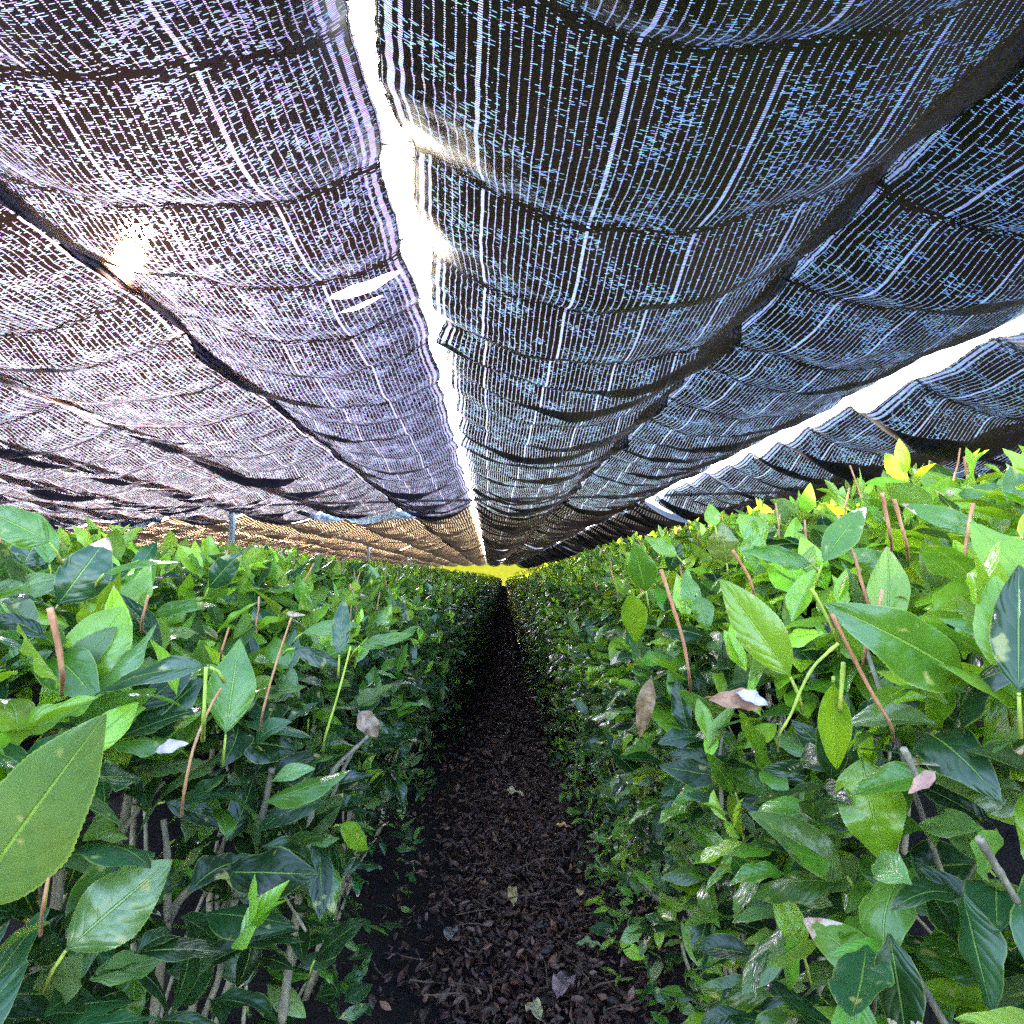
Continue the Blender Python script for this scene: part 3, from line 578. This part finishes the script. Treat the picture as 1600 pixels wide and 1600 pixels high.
HERO_R = [(1238, 1062, 1127, 906, 72, 'l', .09), (1512, 1062, 1325, 945, 108, 'm', .105), (1574, 1084, 1520, 850, 76, 'l', .11), (1592, 1088, 1592, 885, 84, 'b', .09), (1302, 1062, 1306, 1205, 50, 'l', .07),
 (1284, 882, 1352, 792, 46, 'm', .08), (1136, 882, 1128, 818, 44, 'o', .06), (1118, 824, 1108, 787, 24, 'l', .04), (1196, 852, 1155, 803, 44, 'l', .065), (1270, 882, 1172, 855, 42, 'm', .08),
 (1540, 840, 1412, 788, 40, 'm', .09), (1488, 885, 1604, 842, 48, 'l', .09), (1394, 1052, 1522, 1152, 88, 'd', .10), (1500, 1122, 1614, 1080, 60, 'm', .09), (1345, 1178, 1386, 1348, 96, 'l', .09),
 (1326, 1372, 1184, 1272, 76, 'g', .09), (1330, 1370, 1362, 1445, 60, 'g', .06), (1310, 1226, 1195, 1200, 42, 'b', .075), (1256, 1492, 1208, 1384, 44, 'y', .07), (1625, 1255, 1468, 1200, 100, 'g', .10),
 (1500, 1255, 1625, 1272, 60, 'l', .09), (1622, 1448, 1545, 1560, 88, 'l', .09), (1532, 1350, 1403, 1360, 82, 'b', .09), (1322, 1602, 1256, 1560, 50, 'b', .07), (1522, 1592, 1424, 1480, 56, 'd', .09),
 (1312, 1070, 1233, 1005, 46, 'b', .08), (1010, 926, 990, 852, 42, 'm', .065), (985, 925, 995, 1006, 40, 'l', .07), (1045, 892, 1062, 850, 28, 'b', .06), (1216, 1130, 1150, 1168, 30, 'y', .06),
 (1230, 1010, 1215, 1095, 30, 'l', .07), (1090, 930, 1105, 985, 34, 'm', .06), (1420, 900, 1320, 860, 40, 'm', .08), (1400, 960, 1480, 900, 44, 'l', .08), (1600, 780, 1500, 770, 40, 'm', .09),
 (1560, 1000, 1460, 990, 50, 'b', .09), (1060, 870, 1010, 840, 26, 'l', .06), (1400, 1180, 1360, 1100, 46, 'd', .08), (1240, 1180, 1260, 1110, 36, 'l', .06), (1560, 800, 1610, 720, 36, 'l', .09),
 (1480, 1440, 1530, 1360, 50, 'm', .08), (1230, 1340, 1180, 1420, 40, 'd', .07), (1440, 1560, 1500, 1480, 50, 'd', .08), (1120, 1130, 1065, 1080, 30, 'm', .06), (1150, 1240, 1110, 1180, 30, 'm', .055)]
for hero, root, seed in ((HERO_L, HL, 91), (HERO_R, HR, 92)):
    rng = np.random.default_rng(seed)
    for (bx, by, tx, ty, wpx, tone, Lr) in hero:
        plen = math.hypot(tx-bx, ty-by); fs = rng.uniform(.82, .98); d = Lr*fs*F/plen
        d = min(d, 1.6); pb = np.array(P(bx, by, d)); pt = np.array(P(tx, ty, d+rng.choice([-1, 1])*Lr*math.sqrt(1-fs*fs)*.7))
        D = pt-pb; Ln = np.linalg.norm(D)*1.04; W_ = wpx*d/F/2*1.05
        tc_ = nz(np.array(CAM)-pb); Nn = tc_*1.0+np.array([0, 0, .45])+rng.normal(0, .14, 3)
        bend = rng.uniform(.1, .7); D = nz(D)+nz(Nn)*bend*.5*.9
        col = np.array([[*(np.array(PAL[tone])*rng.uniform(.85, 1.2)), rng.choice([0, .6, .82], p=[.6, .3, .1])]])
        b = MB(); b.add(*leaf_batch(pb[None], D[None], Nn[None], np.array([Ln]), np.array([W_]), np.array([bend]), np.array([rng.uniform(.05, .45)]), np.array([rng.uniform(.04, .14)]), col, 92, 5, True, rng))
        # petiole tucked into the hedge
        back = pb-nz(D)*.012+np.array([0, 0, -.012])+nz(pb-np.array(CAM))*.015
        V_, f_, u_ = tube_geo([back, (back+pb)/2+np.array([0, 0, .002]), pb+nz(D)*.002], [.0015, .0013, .0010], 6); lf = b.build('leaf', LEAF, root)
        c = MB(); c.add(V_, f_, u_); bpy.context.view_layer.update(); c.build('petiole', GREENST, lf)
# foreground stems: px polyline, radius px, depth
ST_L = [([(240, 1600), (262, 1420), (318, 1370), (325, 1365)], 9, .62, 0), ([(262, 1440), (262, 1330), (255, 1280)], 7, .62, 0), ([(350, 1480), (375, 1370), (410, 1280), (425, 1200)], 8, .7, 0), ([(440, 1600), (455, 1480), (478, 1330), (490, 1240)], 9, .72, 0),
        ([(478, 1455), (445, 1400), (420, 1375)], 3, .7, 0), ([(380, 1600), (385, 1540)], 4, .6, 0), ([(285, 1250), (300, 1170), (330, 1100), (346, 1075)], 5, .42, 1), ([(78, 950), (92, 1010), (98, 1055)], 10, .36, 1),
        ([(408, 1120), (430, 1040), (455, 965)], 4, .5, 1), ([(318, 1130), (322, 1042)], 7, .40, 2), ([(222, 968), (232, 930)], 5, .55, 1), ([(345, 1020), (358, 980)], 4, .6, 1), ([(505, 1160), (530, 1080), (548, 1010)], 4, .7, 2),
        ([(490, 1280), (520, 1200), (560, 1165)], 5, .85, 0), ([(500, 1290), (545, 1180), (575, 1150)], 4, .9, 0), ([(320, 1400), (345, 1330), (355, 1300)], 5, .75, 0), ([(66, 1420), (76, 1370)], 6, .26, 1)]
ST_R = [([(1033, 890), (1052, 950), (1068, 1000), (1078, 1060)], 6, .55, 1), ([(1300, 960), (1325, 1010), (1360, 1080), (1395, 1135)], 7, .42, 1), ([(1378, 770), (1392, 840)], 6, .55, 1), ([(1397, 780), (1418, 855)], 6, .55, 1),
        ([(1145, 860), (1170, 900), (1178, 925)], 5, .55, 1), ([(1268, 920), (1290, 960), (1310, 1000)], 6, .42, 2), ([(1310, 1005), (1270, 1040), (1250, 1080), (1235, 1120), (1215, 1150)], 5, .42, 2), ([(1128, 1270), (1125, 1180), (1130, 1140)], 4, .75, 0),
        ([(1530, 1310), (1560, 1360), (1590, 1410)], 8, .34, 0), ([(1355, 1480), (1410, 1545)], 5, .5, 0), ([(1412, 1170), (1440, 1230)], 7, .42, 0), ([(1318, 1035), (1312, 1110)], 7, .44, 2), ([(1100, 1340), (1120, 1440), (1135, 1530)], 4, .9, 0), ([(1150, 1600), (1145, 1450), (1140, 1330)], 4, .95, 0)]
for lst, root, seed in ((ST_L, HL, 4), (ST_R, HR, 8)):
    rng = np.random.default_rng(seed)
    for pl, rp, d, kind in lst:
        K = [np.array(P(x, y, d+i*.004)) for i, (x, y) in enumerate(pl)]
        if kind:   # the lower end runs back down into the hedge
            low = max(range(len(K)), key=lambda q: pl[q][1]); ext = K[low]+nz(K[low]-np.array(CAM))*.06+np.array([0, 0, -.012])
            K = [ext]+K if low == 0 else K+[ext]
        K = np.array(K)
        t = np.linspace(0, len(K)-1, 7*len(K)); pts = np.stack([np.interp(t, np.arange(len(K)), K[:, c]) for c in range(3)], 1)
        for _ in range(12): pts[1:-1] = (pts[:-2]+2*pts[1:-1]+pts[2:])/4
        r = rp*d/F*(.45 if kind else .75)
        V_, f_, u_ = tube_geo(pts, np.linspace(r*1.1, r*.8, len(pts))*(1+.22*np.clip(np.sin(np.linspace(0, len(K)*5.0, len(pts)))-.7, 0, 1)/.3), 9, True, .035, rng); b = MB(); b.add(V_, f_, u_)
        b.build(('branch', 'cut_stem', 'green_stem')[kind], (BARK, CUT, GREENST)[kind], root)

# ------------------------------------------------------------------ litter
def curled(n, B, size, rng, palette, nt_=5, ns=1):
    az = rng.uniform(0, 6.28, n); D = dirs(az, rng.normal(0, .3, n)); Nn = nz(np.array([0, 0, 1.])+rng.normal(0, .45, (n, 3)))
    Ln = size*rng.uniform(.4, 1.3, n); pal = np.array(palette)[rng.integers(0, len(palette), n)]*rng.uniform(.6, 1.3, (n, 1))
    C = np.concatenate([pal, np.zeros((n, 1))], 1)
    return leaf_batch(B, D, Nn, Ln, Ln*rng.uniform(.14, .26, n), rng.normal(.2, .9, n), rng.uniform(-.3, .9, n), rng.uniform(.1, .5, n), C, nt_, ns, False, rng)
LP = [tuple(c*k_ for c, k_ in zip(q, (.44, .24, .21))) for q in [(.09, .06, .045), (.14, .10, .075), (.06, .04, .04), (.22, .17, .12), (.10, .075, .08), (.28, .22, .13), (.05, .03, .03), (.17, .14, .15), (.10, .055, .045), (.32, .30, .30)]]
rng = np.random.default_rng(40); lb = MB()
for (y0, y1, n, s_, a, b_) in ((.7, 2.6, 9500, .025, 5, 2), (2.6, 7, 11000, .030, 3, 1), (7, 30, 9000, .05, 2, 1)):
    X = rng.normal(.075, .155, n).clip(-.4, .5); Y = rng.uniform(y0, y1, n); Z = rng.uniform(.0, .028, n)
    lb.add(*curled(n, np.stack([X, Y, Z], -1), s_, rng, LP, a, b_))
tag(lb.build('leaf_litter', DRY, origin=(0, 0, 0)), 'layer of small dry brown leaves covering the dark path between the hedges', 'leaf litter', kind='stuff')
tw = MB()
for q in range(420):
    y = .8+5*rng.uniform()**1.6; p = np.array([rng.normal(.07, .14), y, rng.uniform(.01, .04)]); a = rng.uniform(0, 6.28); l_ = rng.uniform(.02, .10)
    V_, f_, u_ = tube_geo(wig(p, p+np.array([math.cos(a)*l_, math.sin(a)*l_, rng.normal(0, .012)]), 5, .002, rng), rng.uniform(.0008, .0018), 5); tw.add(V_, f_, u_)
tag(tw.build('twig_litter', DARKTWIG, origin=(0, 0, 0)), 'scattered thin broken twigs among the dry leaves on the dark path', 'twigs', kind='stuff')
def dry_leaf(bx, by, tx, ty, wpx, d, col, label, cat='dead leaf', bend=.6, fold=.5, dz=0.0, name='dead_leaf'):
    rng = np.random.default_rng(int(bx+by)); pb = np.array(P(bx, by, d)); pt = np.array(P(tx, ty, d+dz)); D = pt-pb; Nn = nz(np.array(CAM)-pb)+np.array([0, 0, .5])
    b = MB(); b.add(*leaf_batch(pb[None], D[None]+nz(Nn)[None]*np.linalg.norm(D)*bend*.4, Nn[None], np.array([np.linalg.norm(D)*1.05]), np.array([wpx*d/F/2]), np.array([bend]), np.array([fold]), np.array([.3]), np.array([[*(np.array(col)*.55), 0]]), 40, 4, True, rng))
    tag(b.build(name, DRY), label, cat)
dry_leaf(1202, 1098, 1112, 1090, 36, .46, (.36, .17, .09), 'curled brown dead leaf lying on the front of the right hedge')
dry_leaf(1150, 1082, 1200, 1100, 24, .455, (.62, .56, .66), 'pale silvery dead leaf scrap beside the curled brown one, right hedge')
dry_leaf(1018, 1055, 1000, 1150, 30, .80, (.38, .23, .12), 'long rust brown dead leaf hanging down in the right hedge side', bend=.3)
dry_leaf(560, 1110, 590, 1150, 34, .95, (.45, .30, .22), 'small tan dead leaf caught among branches of the left hedge')
dry_leaf(1462, 1205, 1420, 1238, 26, .33, (.50, .26, .20), 'pinkish curled dead leaf scrap on the near right hedge')
dry_leaf(242, 1175, 290, 1160, 24, .38, (.58, .48, .44), 'pale torn dead leaf tip on the near left hedge')
dry_leaf(1195, 1228, 1160, 1190, 20, .75, (.20, .10, .05), 'dark brown dead leaf low in the right hedge')
def gnd(px, py):
    r = CM @ Vector(((px-800)/F, (800-py)/F, -1)); return CAM+r*((ZC-.035)/-r.z)
def dry_ground(px, py, L_, ang, col, label):
    p = np.array(gnd(px, py)); rng = np.random.default_rng(px+py); D = np.array([math.cos(ang), math.sin(ang), .15])
    b = MB(); b.add(*leaf_batch(p[None], D[None], np.array([[.1, -.2, 1.]]), np.array([L_]), np.array([L_*.2]), np.array([.7]), np.array([.6]), np.array([.35]), np.array([[*col, 0]]), 30, 3, True, rng))
    tag(b.build('fallen_leaf', DRY), label, 'fallen leaf', 'larger fallen leaves on the path')
dry_ground(845, 1595, .075, 1.9, (.34, .32, .17), 'broad yellowish fallen leaf on the path at the bottom of the photo')
dry_ground(800, 1385, .075, -1.5, (.36, .27, .13), 'tan pointed fallen leaf hanging over litter in the middle of the path')
dry_ground(785, 1235, .09, -.3, (.38, .30, .17), 'curled light tan fallen leaf further up the path')
dry_ground(900, 1475, .06, .1, (.16, .22, .10), 'greenish fallen leaf on the right half of the path')
dry_ground(905, 1400, .05, 1.3, (.40, .30, .14), 'small ochre fallen leaf beside the right hedge foot')
dry_ground(870, 1560, .11, 1.2, (.20, .13, .15), 'large dull purple brown fallen leaf near the bottom of the photo')
dry_ground(868, 1290, .05, .2, (.45, .25, .09), 'small orange fallen leaf near the right edge of the path')
dry_ground(700, 1470, .08, 1.5, (.13, .12, .12), 'grey narrow fallen leaf in the dark left part of the path')

# ------------------------------------------------------------------ sunlit field beyond the cover
b = MB(); xs = np.linspace(-200, 200, 160); ys = np.linspace(60.5, 190, 64)
v, f = grid(xs, ys, lambda X, Y: np.clip((Y-64)/34, 0, 1)*4.0+sn(X*.3, Y*.3)*.12*np.clip((Y-64)/10, 0, 1)+.012); b.add(v, f)
tag(b.build('meadow', GRASS, origin=(0, 68, 0)), kind='structure')
